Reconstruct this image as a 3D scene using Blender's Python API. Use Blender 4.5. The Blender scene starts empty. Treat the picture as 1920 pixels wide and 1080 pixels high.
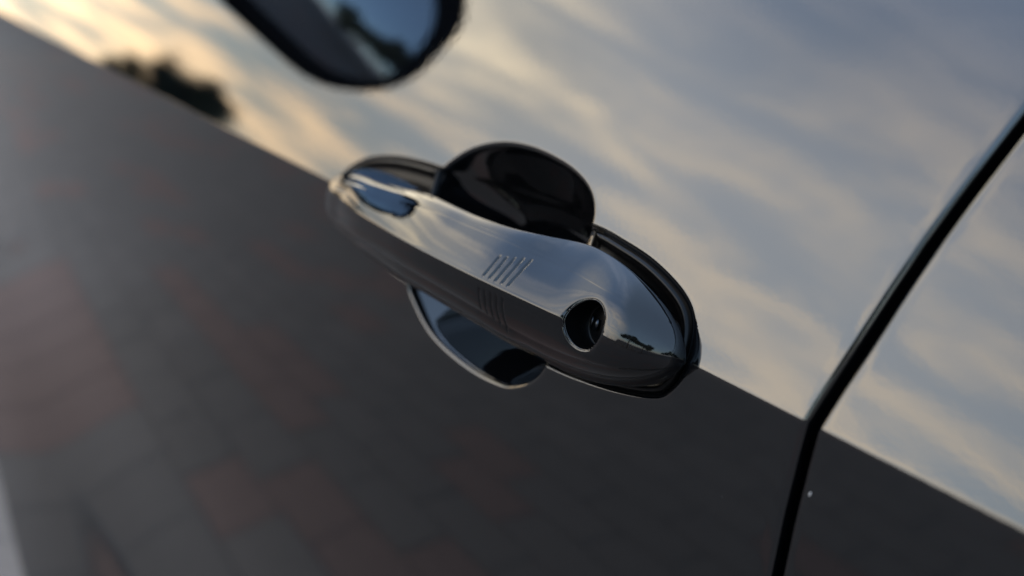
import bpy, math, random
import numpy as np
from mathutils import Matrix, Vector

random.seed(7)
rng = np.random.default_rng(7)
SC = bpy.context.scene
COL = SC.collection
R = math.radians

# ------------------------------------------------------------------ camera
# world: X runs along the car (towards its tail), -Y points out from the door, Z up.
# origin: the body crease where it meets the gap between the two doors (0.9 m above the ground)
F = 1700.0; GROUND = -0.90
def basis(roll, vp):
    vx = np.array([vp[0]-960, vp[1]-540, F], float); vx /= np.linalg.norm(vx)
    h = np.array([math.cos(R(roll)), math.sin(R(roll)), 0.0])
    n = np.cross(h, vx); n /= np.linalg.norm(n)
    if n[1] < 0: n = -n
    mx = -vx; mz = -n; my = np.cross(mz, mx)
    return np.stack([mx, my, mz], 1)
CM = basis(15.0, (-310, -130))
CC = -CM.T @ (np.array([(1515-960)/F, (795-540)/F, 1.0])*0.22)
cd = bpy.data.cameras.new("camera"); cam = bpy.data.objects.new("camera", cd); COL.objects.link(cam)
right, down, fwd = CM
rot = Matrix((right, -down, -fwd)).transposed()
cam.matrix_world = Matrix.Translation(Vector(CC)) @ rot.to_4x4()
cd.sensor_width = 36.0; cd.lens = F/1920*36.0
cd.clip_start = 0.005; cd.clip_end = 3000.0
cd.dof.use_dof = True; cd.dof.aperture_fstop = 5.4
cd.dof.focus_distance = 0.266
SC.camera = cam

# ------------------------------------------------------------------ sky, sun, exposure
SUN_EL, SUN_AZ = 4.0, (-0.50, 0.866)      # low evening sun ahead of the car
EXPOSURE = 3.0
w = bpy.data.worlds.new("World"); SC.world = w; w.use_nodes = True
nt = w.node_tree; N = nt.nodes; L = nt.links
for n in list(N): N.remove(n)
def node(t, **kw):
    n = N.new(t)
    for k, v in kw.items(): setattr(n, k, v)
    return n
def mth(op, a, b=None, c=None, clamp=False):
    n = N.new('ShaderNodeMath'); n.operation = op; n.use_clamp = clamp
    for i, v in enumerate((a, b, c)):
        if v is None: continue
        if isinstance(v, (int, float)): n.inputs[i].default_value = v
        else: L.new(v, n.inputs[i])
    return n.outputs[0]
def mixc(f, a, b):
    n = N.new('ShaderNodeMix'); n.data_type = 'RGBA'
    for s, v in ((n.inputs[0], f), (n.inputs[6], a), (n.inputs[7], b)):
        if isinstance(v, (int, float)): s.default_value = v
        elif isinstance(v, tuple): s.default_value = (*v, 1)
        else: L.new(v, s)
    return n.outputs[2]
def ramp(v, lo, hi):
    n = N.new('ShaderNodeMapRange'); n.interpolation_type = 'SMOOTHSTEP'
    L.new(v, n.inputs[0]); n.inputs[1].default_value = lo; n.inputs[2].default_value = hi
    return n.outputs[0]
tc = node('ShaderNodeTexCoord'); sx = node('ShaderNodeSeparateXYZ'); L.new(tc.outputs['Generated'], sx.inputs[0])
dx, dy, dz = sx.outputs
sky = node('ShaderNodeTexSky', sky_type='NISHITA', sun_disc=False, sun_elevation=R(SUN_EL),
           sun_rotation=math.atan2(SUN_AZ[0], SUN_AZ[1]), altitude=120.0, air_density=1.0, dust_density=1.0, ozone_density=1.5)
hz = mth('ADD', mth('MAXIMUM', dz, 0.0), 0.10)
px_ = mth('DIVIDE', dx, hz); py_ = mth('DIVIDE', dy, hz)
# cloud layer, streaked across the car's axis
a_ = R(-45)
u_ = mth('ADD', mth('MULTIPLY', px_, math.cos(a_)), mth('MULTIPLY', py_, math.sin(a_)))
v_ = mth('SUBTRACT', mth('MULTIPLY', py_, math.cos(a_)), mth('MULTIPLY', px_, math.sin(a_)))
cb = node('ShaderNodeCombineXYZ'); L.new(mth('MULTIPLY', u_, 0.62), cb.inputs[0]); L.new(mth('MULTIPLY', v_, 1.0), cb.inputs[1])
cb.inputs[2].default_value = 3.7
def noise(vec, scale, detail, rough, dist=0.0):
    n = node('ShaderNodeTexNoise'); L.new(vec, n.inputs['Vector'])
    n.inputs['Scale'].default_value = scale; n.inputs['Detail'].default_value = detail
    n.inputs['Roughness'].default_value = rough; n.inputs['Distortion'].default_value = dist
    return n.outputs['Fac']
n1 = noise(cb.outputs[0], 2.7, 7, 0.54, 0.5)
n2 = noise(cb.outputs[0], 0.8, 3, 0.5, 0.2)
cover = ramp(mth('ADD', mth('MULTIPLY', n1, 0.65), mth('MULTIPLY', n2, 0.35)), 0.41, 0.63)
ahead = mth('SUBTRACT', 1.0, ramp(dx, -0.97, -0.72))             # low sky ahead of the car: dim and peach coloured
high = ramp(dz, 0.36, 0.72)
veil = mixc(high, (4.1, 4.3, 4.65), (1.2, 1.75, 2.8))
clouds = mixc(high, (6.3, 5.4, 4.3), (1.7, 2.15, 3.0))
veil_a = (1.35, 1.42, 1.45); clouds_a = (5.2, 3.7, 2.2)
veil2 = mixc(ahead, veil, veil_a); clouds2 = mixc(ahead, clouds, clouds_a)
glow = mth('MULTIPLY', mth('SUBTRACT', 1.0, ramp(dx, -0.92, -0.66)), ramp(dz, 0.16, 0.36))   # sunlit cloud high ahead of the car
veil2 = mixc(glow, veil2, (4.6, 4.2, 3.5)); clouds2 = mixc(glow, clouds2, (8.0, 6.9, 5.0))
thin = mixc(0.75, sky.outputs[0], veil2)                          # thin high haze over the clear sky
lit = mixc(cover, thin, clouds2)
back = mth('SUBTRACT', 1.0, mth('MAXIMUM', ramp(dx, -0.50, 0.02), ramp(mth('MULTIPLY_ADD', dz, 0.9, dx), 0.14, 0.50)))                # the sky behind the car is clear, deep blue
blue = mixc(0.55, sky.outputs[0], (1.25, 1.75, 2.6))
skyc = mixc(back, blue, lit)
bg = node('ShaderNodeBackground'); bg.inputs['Strength'].default_value = 0.10; L.new(skyc, bg.inputs[0])
out = node('ShaderNodeOutputWorld'); L.new(bg.outputs[0], out.inputs[0])

sd = bpy.data.lights.new("sun", 'SUN'); sun = bpy.data.objects.new("sun", sd); COL.objects.link(sun)
sd.energy = 0.5; sd.angle = R(10); sd.color = (1.0, 0.80, 0.58)
sv = Vector((SUN_AZ[0], SUN_AZ[1], math.tan(R(SUN_EL)))).normalized()
sun.rotation_euler = sv.to_track_quat('Z', 'Y').to_euler(); sun.location = (-3, -3, 5)
SC.view_settings.view_transform = 'Standard'; SC.view_settings.look = 'None'
SC.view_settings.exposure = EXPOSURE; SC.view_settings.gamma = 1.0
SC.cycles.max_bounces = 10; SC.cycles.glossy_bounces = 8

# ------------------------------------------------------------------ materials
def mat(name, base, rough=0.5, metal=0.0, coat=0.0, coat_rough=0.02, ior=1.5, build=None, spec=0.5):
    m = bpy.data.materials.new(name); m.use_nodes = True
    b = m.node_tree.nodes['Principled BSDF']
    b.inputs['Base Color'].default_value = (*base, 1); b.inputs['Roughness'].default_value = rough
    b.inputs['Metallic'].default_value = metal; b.inputs['Coat Weight'].default_value = coat
    b.inputs['Coat Roughness'].default_value = coat_rough; b.inputs['IOR'].default_value = ior
    b.inputs['Specular IOR Level'].default_value = spec
    if build: build(m.node_tree, b)
    return m
def nz(t, scale, detail=3, rough=0.5, vec=None, stretch=None):
    n = t.nodes.new('ShaderNodeTexNoise'); n.inputs['Scale'].default_value = scale
    n.inputs['Detail'].default_value = detail; n.inputs['Roughness'].default_value = rough
    tcn = t.nodes.new('ShaderNodeTexCoord'); src = tcn.outputs['Object']
    if stretch:
        mp = t.nodes.new('ShaderNodeMapping'); mp.inputs['Scale'].default_value = stretch
        t.links.new(src, mp.inputs[0]); src = mp.outputs[0]
    t.links.new(src, n.inputs['Vector'])
    return n
def paint_nodes(t, b):
    # metal flake in the base coat, faint orange peel in the clear coat, dust specks
    fl = nz(t, 5200, 1, 0.5)
    cr = t.nodes.new('ShaderNodeValToRGB'); cr.color_ramp.elements[0].position = 0.35; cr.color_ramp.elements[1].position = 0.75
    cr.color_ramp.elements[0].color = (0.0010, 0.0011, 0.0013, 1); cr.color_ramp.elements[1].color = (0.0050, 0.0056, 0.0070, 1)
    t.links.new(fl.outputs['Fac'], cr.inputs[0])
    ds = nz(t, 900, 2, 0.6)
    mr = t.nodes.new('ShaderNodeMapRange'); mr.inputs[1].default_value = 0.80; mr.inputs[2].default_value = 0.84
    t.links.new(ds.outputs['Fac'], mr.inputs[0])
    mx = t.nodes.new('ShaderNodeMix'); mx.data_type = 'RGBA'; mx.inputs[7].default_value = (0.25, 0.24, 0.22, 1)
    t.links.new(mr.outputs[0], mx.inputs[0]); t.links.new(cr.outputs[0], mx.inputs[6]); t.links.new(mx.outputs[2], b.inputs['Base Color'])
    sm = nz(t, 14, 5, 0.65)
    m2 = t.nodes.new('ShaderNodeMapRange'); m2.inputs[1].default_value = 0.52; m2.inputs[2].default_value = 0.75
    m2.inputs[3].default_value = 0.006; m2.inputs[4].default_value = 0.03
    t.links.new(sm.outputs['Fac'], m2.inputs[0]); t.links.new(m2.outputs[0], b.inputs['Coat Roughness'])
    op = nz(t, 420, 2, 0.5)
    bp = t.nodes.new('ShaderNodeBump'); bp.inputs['Strength'].default_value = 0.012; bp.inputs['Distance'].default_value = 0.0008
    t.links.new(op.outputs['Fac'], bp.inputs['Height']); t.links.new(bp.outputs[0], b.inputs['Coat Normal'])
M_paint = mat('black_metallic_paint', (0.012, 0.013, 0.016), 0.35, 0.0, 1.0, 0.008, build=paint_nodes)
M_paint.node_tree.nodes['Principled BSDF'].inputs['Specular IOR Level'].default_value = 0.0
M_paint.node_tree.nodes['Principled BSDF'].inputs['Coat IOR'].default_value = 1.85
M_handle = M_paint.copy(); M_handle.name = 'black_handle_lacquer'
M_handle.node_tree.nodes['Principled BSDF'].inputs['Coat IOR'].default_value = 1.6
M_rubber = mat('black_rubber', (0.0018, 0.0018, 0.002), 0.30, spec=0.22, build=None)
M_seal = mat('door_seal_rubber', (0.004, 0.004, 0.004), 0.8, spec=0.2)
M_plastic = mat('black_grained_plastic', (0.0025, 0.0025, 0.003), 0.7, spec=0.03)
M_chrome = mat('lock_metal', (0.07, 0.075, 0.085), 0.28, 1.0)
M_mirror = mat('mirror_glass', (0.40, 0.49, 0.60), 0.01, 1.0)
M_glass = mat('tinted_glass', (0.01, 0.012, 0.014), 0.02, spec=0.5)
def asphalt_nodes(t, b):
    n = nz(t, 0.8, 6, 0.6); cr = t.nodes.new('ShaderNodeValToRGB')
    cr.color_ramp.elements[0].color = (0.11, 0.10, 0.095, 1); cr.color_ramp.elements[1].color = (0.15, 0.14, 0.13, 1)
    cr.color_ramp.elements[0].position = .3; cr.color_ramp.elements[1].position = .7
    t.links.new(n.outputs['Fac'], cr.inputs[0]); t.links.new(cr.outputs[0], b.inputs['Base Color'])
M_ground = mat('dusty_ground', (0.2, 0.19, 0.18), 0.9, build=asphalt_nodes, spec=0.05)
def brickmat(name, c):
    def f(t, b):
        n = nz(t, 30, 4, 0.6); cr = t.nodes.new('ShaderNodeValToRGB')
        cr.color_ramp.elements[0].color = (*[x*0.48 for x in c], 1); cr.color_ramp.elements[1].color = (*[min(1, x*0.62) for x in c], 1)
        t.links.new(n.outputs['Fac'], cr.inputs[0]); t.links.new(cr.outputs[0], b.inputs['Base Color'])
    return mat(name, c, 0.9, build=f, spec=0.08)
M_bricks = [brickmat('paver_grey', (0.275, 0.240, 0.215)), brickmat('paver_dark_grey', (0.265, 0.232, 0.208)),
            brickmat('paver_red', (0.325, 0.232, 0.200)), brickmat('paver_pale', (0.285, 0.248, 0.222))]
M_leaf = mat('leaf_green', (0.03, 0.045, 0.022), 0.6)
M_leaf2 = mat('leaf_dark_green', (0.02, 0.033, 0.018), 0.6)
M_bark = mat('bark', (0.07, 0.055, 0.045), 0.9)
M_fence = mat('weathered_wood', (0.10, 0.085, 0.07), 0.8)

# ------------------------------------------------------------------ helpers
def link(name, me, m, parent=None, smooth=True):
    o = bpy.data.objects.new(name, me); COL.objects.link(o)
    if m is not None:
        for q in (m if isinstance(m, list) else [m]): me.materials.append(q)
    if smooth: me.polygons.foreach_set('use_smooth', [True]*len(me.polygons))
    if parent: o.parent = parent
    return o
def mesh(name, v, f):
    me = bpy.data.meshes.new(name); me.from_pydata([tuple(map(float, p)) for p in v], [], [tuple(map(int, q)) for q in f]); me.update()
    return me
def grid_mesh(name, V, closed_v=False, keep=None):
    a, b = V.shape[:2]
    i, j = np.meshgrid(np.arange(a-1), np.arange(b if closed_v else b-1), indexing='ij')
    j2 = (j+1) % b
    q = np.stack([i*b+j, (i+1)*b+j, (i+1)*b+j2, i*b+j2], -1)
    if keep is not None: q = q[keep]
    return mesh(name, V.reshape(-1, 3), q.reshape(-1, 4))
def smooth01(t): t = np.clip(t, 0, 1); return t*t*(3-2*t)
def closed_curve(P, n=260):
    """smooth closed curve through the points (periodic Catmull-Rom)"""
    P = np.array(P, float); m = len(P); out = []
    for i in range(m):
        p0, p1, p2, p3 = P[i-1], P[i], P[(i+1) % m], P[(i+2) % m]
        for t in np.linspace(0, 1, max(3, n//m), endpoint=False):
            out.append(0.5*((2*p1)+(-p0+p2)*t+(2*p0-5*p1+4*p2-p3)*t*t+(-p0+3*p1-3*p2+p3)*t**3))
    return np.array(out)
def sdist(X, Z, P):
    """signed distance (positive inside) to closed polygon P"""
    q = np.stack([X.ravel(), Z.ravel()], 1); d = np.full(len(q), 1e9); ins = np.zeros(len(q), bool)
    for k in range(len(P)):
        a, b = P[k], P[(k+1) % len(P)]; e = b-a
        t = np.clip(((q-a)@e)/max(e@e, 1e-18), 0, 1); d = np.minimum(d, np.hypot(*(q-a-t[:, None]*e).T))
        c = ((a[1] > q[:, 1]) != (b[1] > q[:, 1]))
        if c.any() and b[1] != a[1]:
            ins ^= c & (q[:, 0] < (b[0]-a[0])*(q[:, 1]-a[1])/(b[1]-a[1])+a[0])
    return np.where(ins, d, -d).reshape(X.shape)

# ------------------------------------------------------------------ the door surface
zz = np.linspace(-0.90, 0.30, 12001)
def tilt(z):
    up = R(13)+R(6)*smooth01(z/0.16)+R(10)*smooth01((z-0.12)/0.2)
    lo = -(R(7)+R(5)*smooth01(-z/0.16)-R(13)*smooth01((-z-0.28)/0.30))
    return np.where(z > 0, up, lo)
rc = 0.0011
k_ = smooth01((zz+rc)/(2*rc))
tz = np.tan(tilt(np.maximum(zz, 1e-6)))*k_+np.tan(tilt(np.minimum(zz, -1e-6)))*(1-k_)
YS = np.concatenate([[0], np.cumsum((tz[1:]+tz[:-1])*0.5*np.diff(zz))]); YS -= np.interp(0, zz, YS)
def ys(z): return np.interp(z, zz, YS)
# door gap edges: x as a function of z
GZ = np.array([-0.90, -0.30, -0.10, -0.042, -0.025, -0.009, 0.0, 0.006, 0.022, 0.035, 0.050, 0.061, 0.072, 0.083, 0.11, 0.16, 0.30])
GX = np.array([0.012, 0.008, 0.0030, 0.0006, -0.0002, -0.0004, -0.0003, 0.0004, 0.0027, 0.0044, 0.0066, 0.0087, 0.0110, 0.0133, 0.0195, 0.034, 0.08])
def xg(z):
    return np.interp(z, GZ, GX)
ks = np.exp(-np.linspace(-2, 2, 41)**2); ks /= ks.sum()
_xs = np.convolve(np.pad(xg(zz), 20, mode='edge'), ks, 'valid')
def xg(z): return np.interp(z, zz, _xs)
GAP = 0.0029

MM = 1e-3
CUP = closed_curve(np.array([(-198, 10), (-195, 22), (-187, 31), (-177, 37), (-164, 41), (-150, 42.5), (-136, 42), (-121, 39.8), (-109, 35.5), (-102, 29), (-99.5, 20), (-99, 8),
    (-99, -8), (-99.5, -20), (-102.5, -27.5), (-108, -33), (-115, -37), (-122, -39.3), (-136, -41), (-150, -41), (-165, -39.5), (-177, -36.2), (-188, -30), (-194.5, -24), (-198, -10)])*MM)
PAD = closed_curve(np.array([(-271, -2), (-270, 4), (-267, 8.5), (-259, 14), (-248, 18.5), (-231, 22), (-215, 23.7), (-198, 24.6), (-170, 25.2), (-130, 25.5), (-97, 25.2), (-83, 24), (-69.5, 22), (-57, 18.4), (-49.2, 14.6), (-44.6, 9.6), (-42.0, 2.5),
    (-42.1, -4), (-45, -10), (-49.5, -13.8), (-62, -17.8), (-79, -21.2), (-98, -23.4), (-130, -24.2), (-170, -24.4), (-198, -24.2), (-215, -23.3), (-231, -21.6), (-248, -18), (-259, -14), (-267, -9)])*MM)

def soft(s, r):
    return np.where(s < -r, 0, np.where(s > r, s, (s+r)**2/(4*r)))
def dents(X, Z):
    """how far the skin is pressed inwards (towards the cabin) at (x,z)"""
    d = np.zeros_like(X)
    m = (X > -0.285) & (X < -0.03) & (np.abs(Z) < 0.052)
    if not m.any(): return d
    x, z = X[m], Z[m]
    sp = sdist(x, z, PAD); sc = sdist(x, z, CUP)
    a = soft(sp, 0.0009)
    pad = 0.0022*(1-np.exp(-(a/0.0012)))*(a > 0)
    s = soft(sc, 0.0017); S = 0.029
    cup = 0.036*np.sin(np.pi/2*np.minimum(1, s/S))
    cup = cup*(1-0.30*np.clip(z/0.040, -1, 1))
    d[m] = np.maximum(pad, cup)+0.25*np.minimum(pad, cup)
    return d

# a car panel: columns run parallel to the gap edge; the edge is rolled inwards as a hem
def lines(segs):
    out = []
    for a, b, st in segs:
        n = max(2, int(round(abs(b-a)/st))+1); out.append(np.linspace(a, b, n)[:-1])
    out.append([segs[-1][1]]); return np.concatenate(out)
def panel(name, us, zs, side, m, parent, hem=0.0017, offset=0.0, edge_line=None, dent=True):
    """side=-1: panel lies ahead of the edge (x<edge); side=+1: behind it"""
    ph = np.linspace(0, np.pi/2, 9)[1:]
    cols = [(u, 0.0) for u in us[::-1]]                        # far ... to hem start
    cols += [(hem*(1-math.sin(p)), hem*(1-math.cos(p))) for p in ph]
    cols += [(0.0, hem+0.004), (0.0008, hem+0.012)]
    cu = np.array([c[0] for c in cols]); cdp = np.array([c[1] for c in cols])
    Z = np.repeat(zs[None, :], len(cu), 0); e = (xg(zs)+offset if edge_line is None else np.full_like(zs, edge_line))[None, :]
    X = e+side*cu[:, None]; Y = ys(Z)+cdp[:, None]
    X = np.broadcast_to(X, Z.shape).copy()
    if dent: Y = Y+dents(X, Z)
    # the skin bows very slightly along the car
    Y = Y+0.5*np.maximum(-X-0.35, 0)**2/40.0+0.5*np.maximum(X-0.2, 0)**2/40.0
    V = np.stack([X, Y, Z], -1)
    if side > 0: V = V[::-1]
    me = grid_mesh(name, V)
    return link(name, me, m, parent)
zs_f = lines([(-0.72, -0.10, 0.01), (-0.10, -0.052, 0.002), (-0.052, -0.003, 0.00036), (-0.003, 0.003, 0.00022), (0.003, 0.052, 0.00036), (0.052, 0.10, 0.002), (0.10, 0.12, 0.004)])
us_f = lines([(0.0017, 0.034, 0.003), (0.034, 0.046, 0.0008), (0.046, 0.290, 0.00046), (0.290, 0.35, 0.004), (0.35, 1.10, 0.02)])

car = bpy.data.objects.new('parked_car', None); COL.objects.link(car); car.location = (-0.5, 0.0, GROUND)
car['label'] = 'glossy black car, front door with keyed pull handle, sky mirrored in the paint'
car['category'] = 'car'

carinv = Matrix.Translation((0.5, 0.0, -GROUND))
def hang(o, p=None):
    """parent without moving"""
    p = p or car
    o.parent = p
    o.matrix_parent_inverse = (carinv if p is car else Matrix.Identity(4))
    return o
fd = hang(panel('front_door', us_f, zs_f, -1, M_paint, None)); fd['label'] = 'black front door with scooped hollow behind the pull handle'
zs_r = lines([(-0.72, -0.10, 0.01), (-0.10, -0.006, 0.002), (-0.006, 0.006, 0.0004), (0.006, 0.10, 0.002), (0.10, 0.12, 0.004)])
rd = hang(panel('rear_door', lines([(0.0017, 0.03, 0.002), (0.03, 0.95, 0.02)]), zs_r, +1, M_paint, None, offset=GAP, dent=False)); rd['label'] = 'black rear door beyond the dark gap, lower right'
ff = hang(panel('front_fender', lines([(0.0017, 0.03, 0.004), (0.03, 1.40, 0.05)]), zs_r, -1, M_paint, None, edge_line=-1.084, dent=False))
# rubber seal at the bottom of the gap
zz2 = np.linspace(-0.72, 0.12, 180)
prof = [(-0.006, 0.022), (-0.003, 0.0135), (0.002, 0.0115), (0.0065, 0.0135), (0.010, 0.022)]
V = np.array([[(xg(z)+a, ys(z)+b, z) for z in zz2] for a, b in prof])
hang(link('door_seal', grid_mesh('door_seal', V), M_seal))
# sill trim and side glass above the doors (belt line)
def strip(name, x0, x1, z0, z1, y0, t, m):
    n = 60; xs_ = np.linspace(x0, x1, n); h = (z1-z0)/2; c = (z0+z1)/2
    loop = [(y0+t*0.5-t*0.5*math.copysign(abs(math.cos(a))**0.6, math.cos(a)), c+h*math.copysign(abs(math.sin(a))**0.6, math.sin(a))) for a in np.linspace(0, 2*np.pi, 20, endpoint=False)]
    V = np.array([[(x, yy+0.5*max(-x-0.35, 0)**2/40.0+0.5*max(x-0.2, 0)**2/40.0, z_) for yy, z_ in loop] for x in xs_])
    return hang(link(name, grid_mesh(name, V, closed_v=True), m))
strip('belt_trim', -1.08, 0.0195, 0.1115, 0.130, ys(0.112)-0.002, 0.014, M_rubber)
strip('belt_trim', 0.0245, 0.95, 0.1115, 0.130, ys(0.112)-0.002, 0.014, M_rubber)
for x0, x1 in ((-0.95, 0.05), (0.12, 0.90)):
    V = np.array([[(x, ys(0.12)+0.010+(z-0.12)*0.45, z) for z in np.linspace(0.122, 0.48, 8)] for x in np.linspace(x0, x1, 12)])
    g = link('side_window', grid_mesh('side_window', V), M_glass); g.modifiers.new('s', 'SOLIDIFY').thickness = 0.004; hang(g)

# ------------------------------------------------------------------ door handle
hx = lambda t, pts: np.interp(t, [p[0] for p in pts], [p[1] for p in pts])
XF, XR = -263.0, -40.6
def smooth_interp(x, pts):
    """monotone-ish smooth interpolation (average of linear over a window)"""
    s = 0
    W = 0
    for k in np.linspace(-9, 9, 25):
        wk = 1-abs(k)/9.6; kk = k*np.clip((XR-4-x)/30, 0.12, 1); s = s+wk*hx(x+kk, pts); W += wk
    return s/W
st = np.concatenate([XF+30*(1-np.cos(np.linspace(0, np.pi/2, 36)))[:-1], np.linspace(-233, -118, 110)[:-1], np.arange(-118, XR-8.15, 0.30), XR-8*(1-np.sin(np.linspace(0, np.pi/2, 34)))])
xs_h = st
def sup(t, n): return np.maximum(1-np.clip(t, 0, 1)**n, 0)**(1/n)
ze = smooth_interp(xs_h, [(-263, 17), (-205, 17), (-190, 17), (-165, 17.2), (-140, 16.8), (-118, 17.6), (-104, 19.2), (-90, 21.3), (-40, 21.4)])
ze = ze*sup((-205-xs_h)/(-205-XF), 2.2)*sup((xs_h+92)/(XR+92), 2.1)
zb = smooth_interp(xs_h, [(-263, 21), (-205, 20), (-180, 18.8), (-150, 18.2), (-118, 18.5), (-100, 20), (-88, 20), (-40, 20.2)])
zb = zb*sup((-205-xs_h)/(-205-XF), 2.2)*sup((xs_h+92)/(XR+92), 1.9)
orr = smooth_interp(xs_h, [(-263, 23), (-230, 24), (-210, 24.8), (-190, 25.6), (-165, 26.6), (-150, 26.7), (-135, 26.1), (-115, 24.7), (-100, 22.6), (-85, 20.4), (-70, 18.6), (-40, 15.5)])
fr = (1-np.clip((-195-xs_h)/(-195-XF), 0, 1)**2.4)**0.55*(1-np.clip((xs_h+78)/(XR+78), 0, 1)**4.5)**0.5
orr = 1.5+(orr-1.5)*fr
oe = smooth_interp(xs_h, [(-263, 2.0), (-213, 2.0), (-196, 7), (-182, 11), (-165, 13.5), (-120, 12.0), (-106, 9.0), (-94, 3.0), (-40, 2.0)])
oe = np.minimum(oe, orr-0.2)
zc = np.minimum(smooth_interp(xs_h, [(-263, .72), (-205, .74), (-180, .82), (-150, .86), (-115, .83), (-90, .655), (-70, .66), (-58, .76), (-50, .86), (-44, .95), (-40, .97)])*ze, ze-0.02)
oc = orr-(orr-oe)*smooth_interp(xs_h, [(-263, .34), (-205, .34), (-170, .50), (-120, .54), (-92, .40), (-62, .38), (-50, .30), (-40, .25)])
dmid = smooth_interp(xs_h, [(-263, 0), (-235, 0.2), (-140, 2.2), (-85, 2.4), (-60, 1.6), (-50, 0.6), (-40, 0)])
oc = np.maximum(oc-dmid, oe+0.1); zc = zc-0.52*dmid
zcb = smooth_interp(xs_h, [(-100, .8), (-60, .84), (-46, .95), (-40, .97)])*zb; ocb = orr-(orr-oe)*smooth_interp(xs_h, [(-263, .38), (-205, .38), (-170, .50), (-120, .50), (-92, .42), (-40, .42)])
ob = oe-smooth_interp(xs_h, [(-263, 1.0), (-205, 1.2), (-185, 9), (-110, 10), (-95, 1.2), (-40, 1.0)])
zk = 0.70
cutR = smooth_interp(xs_h, [(-263, 9), (-225, 7), (-195, 2.2), (-165, 1.0), (-78, 0.9), (-68, 4.5), (-58, 8), (-40, 8)])
cutC = smooth_interp(xs_h, [(-263, 5), (-200, 3), (-150, 0.9), (-70, 0.6), (-50, 1.2), (-40, 3)])
def bez(a, b, c, n):
    t = np.linspace(0, 1, n)[:, None]; return a*(1-t)**2+2*b*t*(1-t)+c*t*t
LOOPN = None; rows = []
for i, x in enumerate(xs_h):
    P = [np.array(p) for p in ((orr[i], 0.0), (oc[i], zc[i]), (oe[i], ze[i]), (ob[i], zk*ze[i]), (ob[i], -zk*zb[i]), (oe[i], -zb[i]), (ocb[i], -zcb[i]))]
    cuts = [cutR[i], cutC[i], 1.6, 2.0, 2.0, 1.8, 5.0]; ns = [13, 13, 9, 5, 5, 9, 15]; seg = [30, 22, 3, 8, 3, 8, 30]
    m = 7; cc = []
    for k in range(m):
        a = np.linalg.norm(P[k]-P[k-1]); b = np.linalg.norm(P[(k+1) % m]-P[k]); cc.append((min(cuts[k], a*0.45), min(cuts[k], b*0.45)))
    loop = []
    for k in range(m):
        pv, p, nx = P[k-1], P[k], P[(k+1) % m]
        a = p+(pv-p)/max(np.linalg.norm(pv-p), 1e-9)*cc[k][0]; b = p+(nx-p)/max(np.linalg.norm(nx-p), 1e-9)*cc[k][1]
        loop.append(bez(a, p, b, ns[k]))
        a2 = nx+(p-nx)/max(np.linalg.norm(p-nx), 1e-9)*cc[(k+1) % m][0]
        t = np.linspace(0, 1, seg[k]+2)[1:-1, None]; s = b+(a2-b)*t
        d = nx-p; ln = max(np.linalg.norm(d), 1e-9); nrm = np.array([d[1], -d[0]])/ln     # outwards
        bulge = [0.55, 0.25, 0, 0, 0, 0.3, 0.9][k]*min(1.0, ln/12)
        loop.append(s+nrm*(4*t*(1-t))*bulge)
    lp = np.vstack(loop)
    # towards both tips the facets melt into one crowned face
    wt = max(float(smooth01((x+84)/34)), float(smooth01((-222-x)/22))); hgt = np.where(lp[:, 1] > 0, ze[i], zb[i]); s_ = np.clip(np.abs(lp[:, 1])/hgt, 0, 1)
    so = oe[i]+(orr[i]-oe[i])*np.where(lp[:, 1] > 0, (1-s_**1.9)**(1/1.65), (1-s_**2.3)**(1/2.0))
    wv = wt*np.where(lp[:, 0] > oe[i], 1, 0)*np.where(lp[:, 1] > 0, 0.9, 1.0)
    lp[:, 0] = lp[:, 0]*(1-wv)+so*wv
    rows.append(lp)
HV = np.array(rows)                                            # (stations, loop, [o,z]) mm
X3 = np.repeat(xs_h[:, None], HV.shape[1], 1)
O3 = HV[:, :, 0].copy(); Z3 = HV[:, :, 1]
HDR0 = len(xs_h)
outer = O3 > (ocb[:, None]-0.5)
# key hole pressed through the cap and the ten touch grooves, in the handle's own millimetres
KX, KZ, KR = -67.2, 0.9, 7.4
def handle_front(x, z):
    """outward distance of the handle face at x,z (mm)"""
    i = int(np.argmin(abs(xs_h-x))); s = outer[i]; zz_ = Z3[i][s]; oo = O3[i][s]; j = np.argsort(zz_); return float(np.interp(z, zz_[j], oo[j]))
# ---- grooves
GROOVES = [(-111.0, 1.9, 8.4), (-108.2, 1.9, 8.9), (-105.4, 1.9, 9.6), (-102.6, 2.0, 10.4), (-99.8, 2.1, 11.4),
           (-111.2, -2.8, -9.4), (-108.4, -2.7, -9.9), (-105.6, -2.6, -10.7), (-102.9, -2.6, -11.6), (-100.1, -2.5, -12.6)]
dO = np.zeros_like(O3)
for gx, g0, g1 in GROOVES:
    zc_ = np.clip(Z3, min(g0, g1), max(g0, g1)); tt = (Z3-g0)/(g1-g0)
    d = np.hypot(X3-gx-0.25*np.sin(np.clip(tt, 0, 1)*np.pi), Z3-zc_)
    wd = 0.55*(1-0.35*np.clip(tt, 0, 1))
    dO = np.maximum(dO, np.where(outer & (d < wd), 0.75*(0.5+0.5*np.cos(np.pi*np.clip(d/wd, 0, 1))), 0))
rk = np.hypot(X3-KX, Z3-KZ)
rimd = np.where(outer, 0.55*np.exp(-np.maximum(rk-KR, 0)/0.45)*(rk >= KR), 0)
O3 = O3-dO-np.where(rk > KR, rimd, 0)
hole = outer & (rk <= KR)
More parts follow.
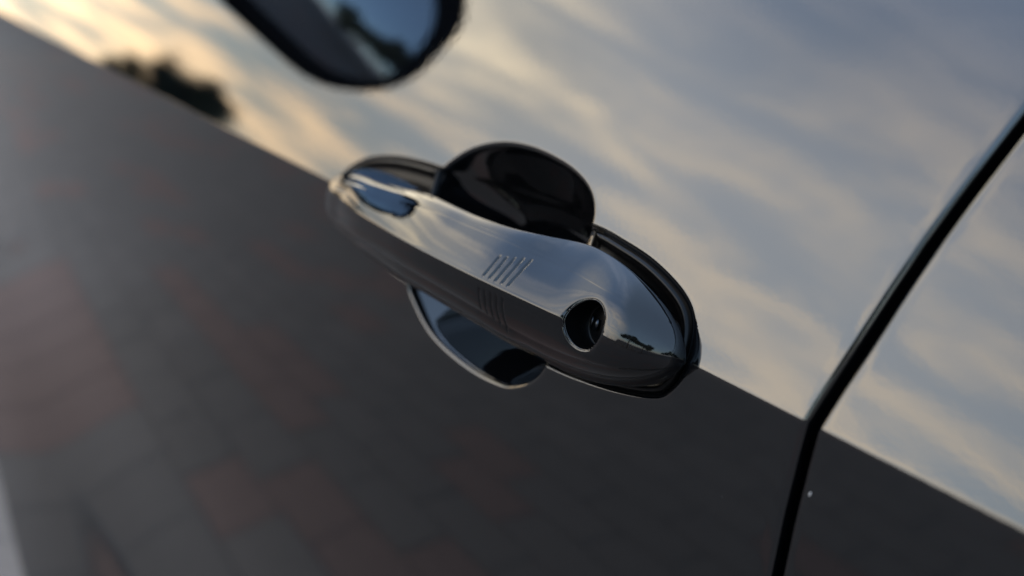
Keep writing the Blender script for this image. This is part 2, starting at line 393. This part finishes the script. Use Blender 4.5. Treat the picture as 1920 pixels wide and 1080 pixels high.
# pull the ring of vertices just inside the hole out to its edge so that the rim is a clean circle
near = hole & (rk > KR-0.55)
sc_ = np.where(near, KR/np.maximum(rk, 1e-6), 1)
X3 = np.where(near, KX+(X3-KX)*sc_, X3); Z3 = np.where(near, KZ+(Z3-KZ)*sc_, Z3); O3 = np.where(near, O3-0.55, O3)
inner = hole & ~near
O3 = np.where(inner, O3-1.4, O3)
Xi = X3; Zi = Z3
ri = np.hypot(X3-KX, Z3-KZ); ex = inner & (ri > KR-2.6)
Xi = np.where(ex, KX+(X3-KX)*(KR-0.05)/np.maximum(ri, 1e-6), Xi); Zi = np.where(ex, KZ+(Z3-KZ)*(KR-0.05)/np.maximum(ri, 1e-6), Zi)
V = np.stack([Xi, -O3, Zi], -1)*MM
i2 = np.roll(inner, -1, 1); keepq = ~(inner[:-1] & inner[1:] & i2[:-1] & i2[1:])
handle = hang(link('door_handle', grid_mesh('door_handle', V, closed_v=True, keep=keepq), M_handle))
handle['label'] = 'black pull handle with touch grooves and a round key hole'

def sub(name, v, f, m, label=None, p=None):
    o = link(name, mesh(name, v, f), m); o.parent = p or handle; o.matrix_parent_inverse = Matrix.Identity(4)
    if label: o['label'] = label
    return o
def lathe(cx_, cz_, prof, n=64):
    """rings (radius, outward) about an axis through (cx,cz) pointing out of the door, mm"""
    v = [((cx_+r*math.cos(t))*MM, -o*MM, (cz_+r*math.sin(t))*MM) for r, o in prof for t in np.linspace(0, 2*np.pi, n, endpoint=False)]
    f = [(i*n+j, i*n+(j+1) % n, (i+1)*n+(j+1) % n, (i+1)*n+j) for i in range(len(prof)-1) for j in range(n)]
    f.append(tuple((len(prof)-1)*n+j for j in range(n)))
    return v, f
v, f = lathe(KX, KZ, [(7.2, 14.4), (6.95, 12.6), (6.8, 8.6), (6.0, 8.2), (5.6, 8.6), (5.3, 9.2), (4.9, 9.4), (1.0, 9.4), (0.2, 9.4)])
v[:64] = [(p[0], -(handle_front(p[0]*1e3, p[2]*1e3)-0.9)*MM, p[2]) for p in v[:64]]
lock = sub('lock_cylinder', v, f, M_rubber)
# key slot plate standing at the tailward side of the barrel
def boxv(x0, x1, y0, y1, z0, z1):
    v = [(x, y, z) for x in (x0, x1) for y in (y0, y1) for z in (z0, z1)]
    return v, [(0, 1, 3, 2), (4, 6, 7, 5), (0, 4, 5, 1), (2, 3, 7, 6), (0, 2, 6, 4), (1, 5, 7, 3)]
th = np.linspace(0, 2*np.pi, 128, endpoint=False)
fo = np.array([handle_front(KX+(KR+0.05)*math.cos(t), KZ+(KR+0.05)*math.sin(t)) for t in th]); ff_ = np.fft.rfft(fo); ff_[14:] = 0; fo = np.fft.irfft(ff_, 128)
v = [((KX+(KR-0.05+0.24*math.cos(q))*math.cos(t))*MM, -(o_-0.52+0.24*math.sin(q))*MM, (KZ+(KR-0.05+0.24*math.cos(q))*math.sin(t))*MM) for t, o_ in zip(th, fo) for q in np.linspace(0, 2*np.pi, 12, endpoint=False)]
f = [(i*12+j, i*12+(j+1) % 12, ((i+1) % 128)*12+(j+1) % 12, ((i+1) % 128)*12+j) for i in range(128) for j in range(12)]
sub('key_hole_rim', v, f, M_handle)
v, f = [], []
for x0, x1, z0, z1 in ((-71.2, -70.8, -1.2, 2.6), (-70.0, -68.2, -1.0, 2.3)):
    v1, f1 = boxv(x0*MM, x1*MM, -10.3*MM, -9.2*MM, z0*MM, z1*MM); n0 = len(v); v += v1; f += [tuple(q+n0 for q in g_) for g_ in f1]
o = sub('key_slot', v, f, M_chrome, 'small pale metal key slot deep in the round key hole')
# a speck of dried dirt on the rear door
v, f = lathe(0, 0, [(0.42, 0.0), (0.34, 0.10), (0.1, 0.13)], 10)
v = [(0.0054+p[0]*0.5+0.25*p[2], float(ys(-0.016+p[2]*1.5))+p[1]-0.00003, -0.016+p[2]*1.5) for p in v]
M_dirt = mat('dried_dirt', (0.75, 0.73, 0.70), 0.7)
hang(link('dirt_speck', mesh('dirt_speck', v, f), M_dirt))['label'] = 'tiny pale speck on the rear door beside the gap'

# rubber gaskets under the handle's two feet
def gasket(name, poly, o0, o1):
    P = np.array(poly)*1.0; c = P.mean(0); n = len(P)
    # outline offset inwards
    T = np.roll(P, -1, 0)-np.roll(P, 1, 0); T /= np.linalg.norm(T, axis=1)[:, None]; Nn = np.stack([-T[:, 1], T[:, 0]], 1)
    area = 0.5*np.sum(P[:, 0]*np.roll(P[:, 1], -1)-np.roll(P[:, 0], -1)*P[:, 1])
    if area < 0: Nn = -Nn
    rings = []
    for ins, oo in ((0.0, -3.0), (0.0, o0), (0.15, o0+0.8), (0.5, o1-0.15), (0.9, o1), (1.4, o1-0.1), (2.0, o1-0.6), (2.8, o1-1.5), (3.6, o1-1.9), (5, o1-2.0)):
        Q = P+Nn*ins*MM
        rings.append([(q[0], float(ys(q[1]))-oo*MM, q[1]) for q in Q])
    v = [p for r in rings for p in r]; k = len(rings)
    f = [(i*n+j, i*n+(j+1) % n, (i+1)*n+(j+1) % n, (i+1)*n+j) for i in range(k-1) for j in range(n)]
    f.append(tuple((k-1)*n+j for j in range(n)))
    return sub(name, v, f, M_rubber)
def inset(P, d):
    T = np.roll(P, -1, 0)-np.roll(P, 1, 0); T /= np.linalg.norm(T, axis=1)[:, None]; Nn = np.stack([-T[:, 1], T[:, 0]], 1)
    a = 0.5*np.sum(P[:, 0]*np.roll(P[:, 1], -1)-np.roll(P[:, 0], -1)*P[:, 1])
    return P+(Nn if a > 0 else -Nn)*d
PI_ = inset(PAD, 0.0012)
def clip_x(P, x0, keep_gt):
    Q = P[(P[:, 0] > x0) == keep_gt]
    j = int(np.argmax(np.linalg.norm(np.roll(Q, -1, 0)-Q, axis=1))); return np.roll(Q, -(j+1), 0)
g = gasket('gasket', clip_x(PI_, -0.0975, True), -1.0, 0.7); g['label'] = 'black rubber gasket ring under the key end of the handle'
g = gasket('gasket', clip_x(PI_, -0.1945, False), -1.0, 0.7); g['label'] = 'black rubber gasket under the far end of the handle'

# ------------------------------------------------------------------ side mirror on the front door
MIRROR = dict(x=-0.82, y=-0.134, z=0.254, yaw=-3, tilt=8)
def rrect(w_, h_, rad, n=10, skew=0.0):
    pts = []
    for cx_, cy_, a0 in ((w_/2-rad[0], h_/2-rad[0], 0), (-w_/2+rad[1], h_/2-rad[1], 90), (-w_/2+rad[2], -h_/2+rad[2], 180), (w_/2-rad[3], -h_/2+rad[3], 270)):
        r = rad[[0, 90, 180, 270].index(a0)]
        for t in np.linspace(0, 90, n): pts.append((cx_+r*math.cos(R(a0+t)), cy_+r*math.sin(R(a0+t))))
    return np.array(pts)
mh = bpy.data.objects.new('side_mirror', None); COL.objects.link(mh)
hang(mh); mh.location = (MIRROR['x'], MIRROR['y'], MIRROR['z']); mh.rotation_euler = (R(0), R(-MIRROR['tilt']), R(MIRROR['yaw']))
mh['label'] = 'black side mirror with blue sky in its glass'
def mir_part(name, rings, m, cap0=True, cap1=True):
    n = len(rings[0]); v = [p for r in rings for p in r]
    f = [(i*n+j, i*n+(j+1) % n, (i+1)*n+(j+1) % n, (i+1)*n+j) for i in range(len(rings)-1) for j in range(n)]
    if cap0: f.append(tuple(range(n))[::-1])
    if cap1: f.append(tuple((len(rings)-1)*n+j for j in range(n)))
    o = link(name, mesh(name, v, f), m); o.parent = mh; return o
# local axes: +X faces backwards (the glass), -Y is the outer end
sh = rrect(0.275, 0.245, (0.045, 0.075, 0.120, 0.060))
def ring(x, s, sz=None, dy_=0, dz_=0): return [(x, p[0]*s+dy_, p[1]*(sz or s)+dz_) for p in sh]
mir_part('mirror_housing', [ring(0.004, 0.93, 0.90), ring(0.010, 0.955, 0.93), ring(0.012, 0.98, 0.97), ring(0.004, 1.0, 1.0), ring(-0.02, 1.01, 1.01), ring(-0.05, 0.93, 0.92), ring(-0.075, 0.76, 0.72), ring(-0.09, 0.48, 0.42), ring(-0.095, 0.1, 0.1)], M_plastic)
mir_part('mirror_glass', [ring(0.0045, 0.915, 0.875), ring(0.0065, 0.905, 0.865)], M_mirror)
v, f = boxv(-0.075, -0.015, 0.10, 0.24, -0.095, -0.050)
o = link('mirror_foot', mesh('mirror_foot', v, f), M_plastic, smooth=False); o.parent = mh; bm_ = o.modifiers.new('b', 'BEVEL'); bm_.width = 0.012; bm_.segments = 4

# ------------------------------------------------------------------ ground
def st_(o, label=None, kind=None, cat=None, group=None):
    if label: o['label'] = label
    if kind: o['kind'] = kind
    if cat: o['category'] = cat
    if group: o['group'] = group
    return o
g = link('ground', mesh('ground', [(-900, -900, GROUND-0.0022), (900, -900, GROUND-0.0022), (900, 900, GROUND-0.0022), (-900, 900, GROUND-0.0022)], [(0, 1, 2, 3)]), M_ground, smooth=False)
st_(g, kind='structure')
V = []; Fc = []; mi = []
bw, bh, jt = 0.24, 0.12, 0.003
for r_ in range(150):
    for c_ in range(70):
        x0 = -10.5+c_*bw+(r_ % 2)*bw/2; y0 = -14.0+r_*bh
        if y0 > 1.2: continue
        z1 = GROUND+random.uniform(-0.0004, 0.0004); tx = random.uniform(-.0005, .0005)
        b0 = len(V); j = jt/2; k = jt/2+0.003
        V += [(x0+j, y0+j, z1-0.0008), (x0+bw-j, y0+j, z1-0.0008), (x0+bw-j, y0+bh-j, z1-0.0008), (x0+j, y0+bh-j, z1-0.0008)]
        V += [(x0+k, y0+k, z1+tx), (x0+bw-k, y0+k, z1), (x0+bw-k, y0+bh-k, z1), (x0+k, y0+bh-k, z1+tx)]
        Fc += [(b0+4, b0+5, b0+6, b0+7)]+[(b0+i, b0+(i+1) % 4, b0+4+(i+1) % 4, b0+4+i) for i in range(4)]
        run = math.sin((r_//2)*2.3)*1.7+x0*1.3+math.sin((r_//2)*12.9898)*40
        band = math.sin(run)+0.35*math.sin(y0*1.9)
        m_ = random.choices((0, 1, 2, 3), (3, 3 if band < 0 else 1, 9 if band > 0.45 else 0.3, 1.5))[0]
        mi += [m_]*5
pv = link('pavers', mesh('pavers', V, Fc), M_bricks, smooth=False); pv.data.polygons.foreach_set('material_index', mi)
st_(pv, 'red and grey paving bricks mirrored softly in the lower half of the doors', 'stuff', 'paving')

# ------------------------------------------------------------------ trees and fence on the horizon (seen only as reflections)
def tube(V, Fc, p0, p1, r0, r1, n=7):
    p0, p1 = Vector(p0), Vector(p1); d = (p1-p0).normalized(); u = d.orthogonal().normalized(); w_ = d.cross(u); b = len(V)
    for p, r in ((p0, r0), (p1, r1)):
        for k in range(n):
            t = 2*math.pi*k/n; V.append(tuple(p+(u*math.cos(t)+w_*math.sin(t))*r))
    for k in range(n): Fc.append((b+k, b+(k+1) % n, b+n+(k+1) % n, b+n+k))
def tree(x, y, h, wd, label, seed, mleaf):
    rr = random.Random(seed); t = bpy.data.objects.new('tree', None); COL.objects.link(t); t.location = (x, y, GROUND-0.0022)
    st_(t, label, cat='tree', group='trees on the horizon')
    V, Fc = [], []; tips = []
    tube(V, Fc, (0, 0, 0), (0.1, 0, h*0.45), h*0.03, h*0.02, 9)
    for k in range(9):
        a = rr.uniform(0, 6.28); el = rr.uniform(0.25, 1.3); ln = h*rr.uniform(0.25, 0.45)
        p0 = Vector((0.1*0.7, 0, h*rr.uniform(0.25, 0.45))); p1 = p0+Vector((math.cos(a)*math.cos(el)*wd*0.45, math.sin(a)*math.cos(el)*wd*0.45, math.sin(el)*ln))
        tube(V, Fc, p0, p1, h*0.012, h*0.004); tips.append(p1)
        for q in range(3):
            p2 = p1+Vector((rr.uniform(-1, 1)*wd*0.16, rr.uniform(-1, 1)*wd*0.16, rr.uniform(-0.05, 0.18)*h)); tube(V, Fc, p1, p2, h*0.004, h*0.001, 5); tips.append(p2)
    tr = link('trunk', mesh('trunk', V, Fc), M_bark); tr.parent = t
    V, Fc = [], []
    for p in tips:
        cr = h*rr.uniform(0.07, 0.13)
        for q in range(260):
            d = Vector((rr.gauss(0, 1), rr.gauss(0, 1), rr.gauss(0, 0.8)))*cr*0.6+p
            s = h*rr.uniform(0.013, 0.026); u = Vector((rr.gauss(0, 1), rr.gauss(0, 1), rr.gauss(0, 1))).normalized(); w_ = u.orthogonal().normalized(); b = len(V)
            V += [tuple(d-u*s), tuple(d+w_*s*0.6), tuple(d+u*s), tuple(d-w_*s*0.6)]; Fc.append((b, b+1, b+2, b+3))
    c = link('crown', mesh('crown', V, Fc), mleaf, smooth=False); c.parent = t
    return t
TREES = [(-38.0, -12.1, 5.0, 3.4, 'tallest dense tree mirrored just above the crease, far ahead of the car', 1, M_leaf),
         (-38.6, -10.5, 4.5, 3.0, 'middle tree left of the tallest one in the upper door reflection', 2, M_leaf2),
         (-39.0, -8.8, 3.6, 3.0, 'lowest tree of the far row, leftmost in the upper door reflection', 6, M_leaf),
         (30, -6, 6.5, 7, 'tree behind the car, mirrored dark in the side mirror glass', 5, M_leaf2),
         (25, -2.0, 6.0, 7, 'broad tree behind the car, mirrored at the inner side of the mirror glass', 8, M_leaf),
         (33, -11, 6.0, 8, 'outermost tree behind the car, low in the mirror glass', 9, M_leaf2),
         (0.6, -10.5, 5.0, 7, 'wide low tree mirrored beside the key hole of the handle', 3, M_leaf2),
         (4.2, -8, 4.4, 4.6, 'upright ragged tree mirrored near the rear tip of the handle', 4, M_leaf2)]
for a in TREES: tree(*a)
fn = bpy.data.objects.new('fence', None); COL.objects.link(fn); fn.location = (4, -11, GROUND-0.0022)
st_(fn, 'low dark picket fence mirrored between the two trees on the handle', cat='fence')
for k in range(40):
    v, f = boxv(-0.05, 0.05, -0.03, 0.03, 0, 1.3)
    if k == 0: pk = mesh('picket', v, f); pk.materials.append(M_fence)
    o = bpy.data.objects.new('picket', pk); COL.objects.link(o); o.parent = fn; o.location = (-10+k*0.5, -2+k*0.22, 0); o.rotation_euler = (0, 0, 0.41)
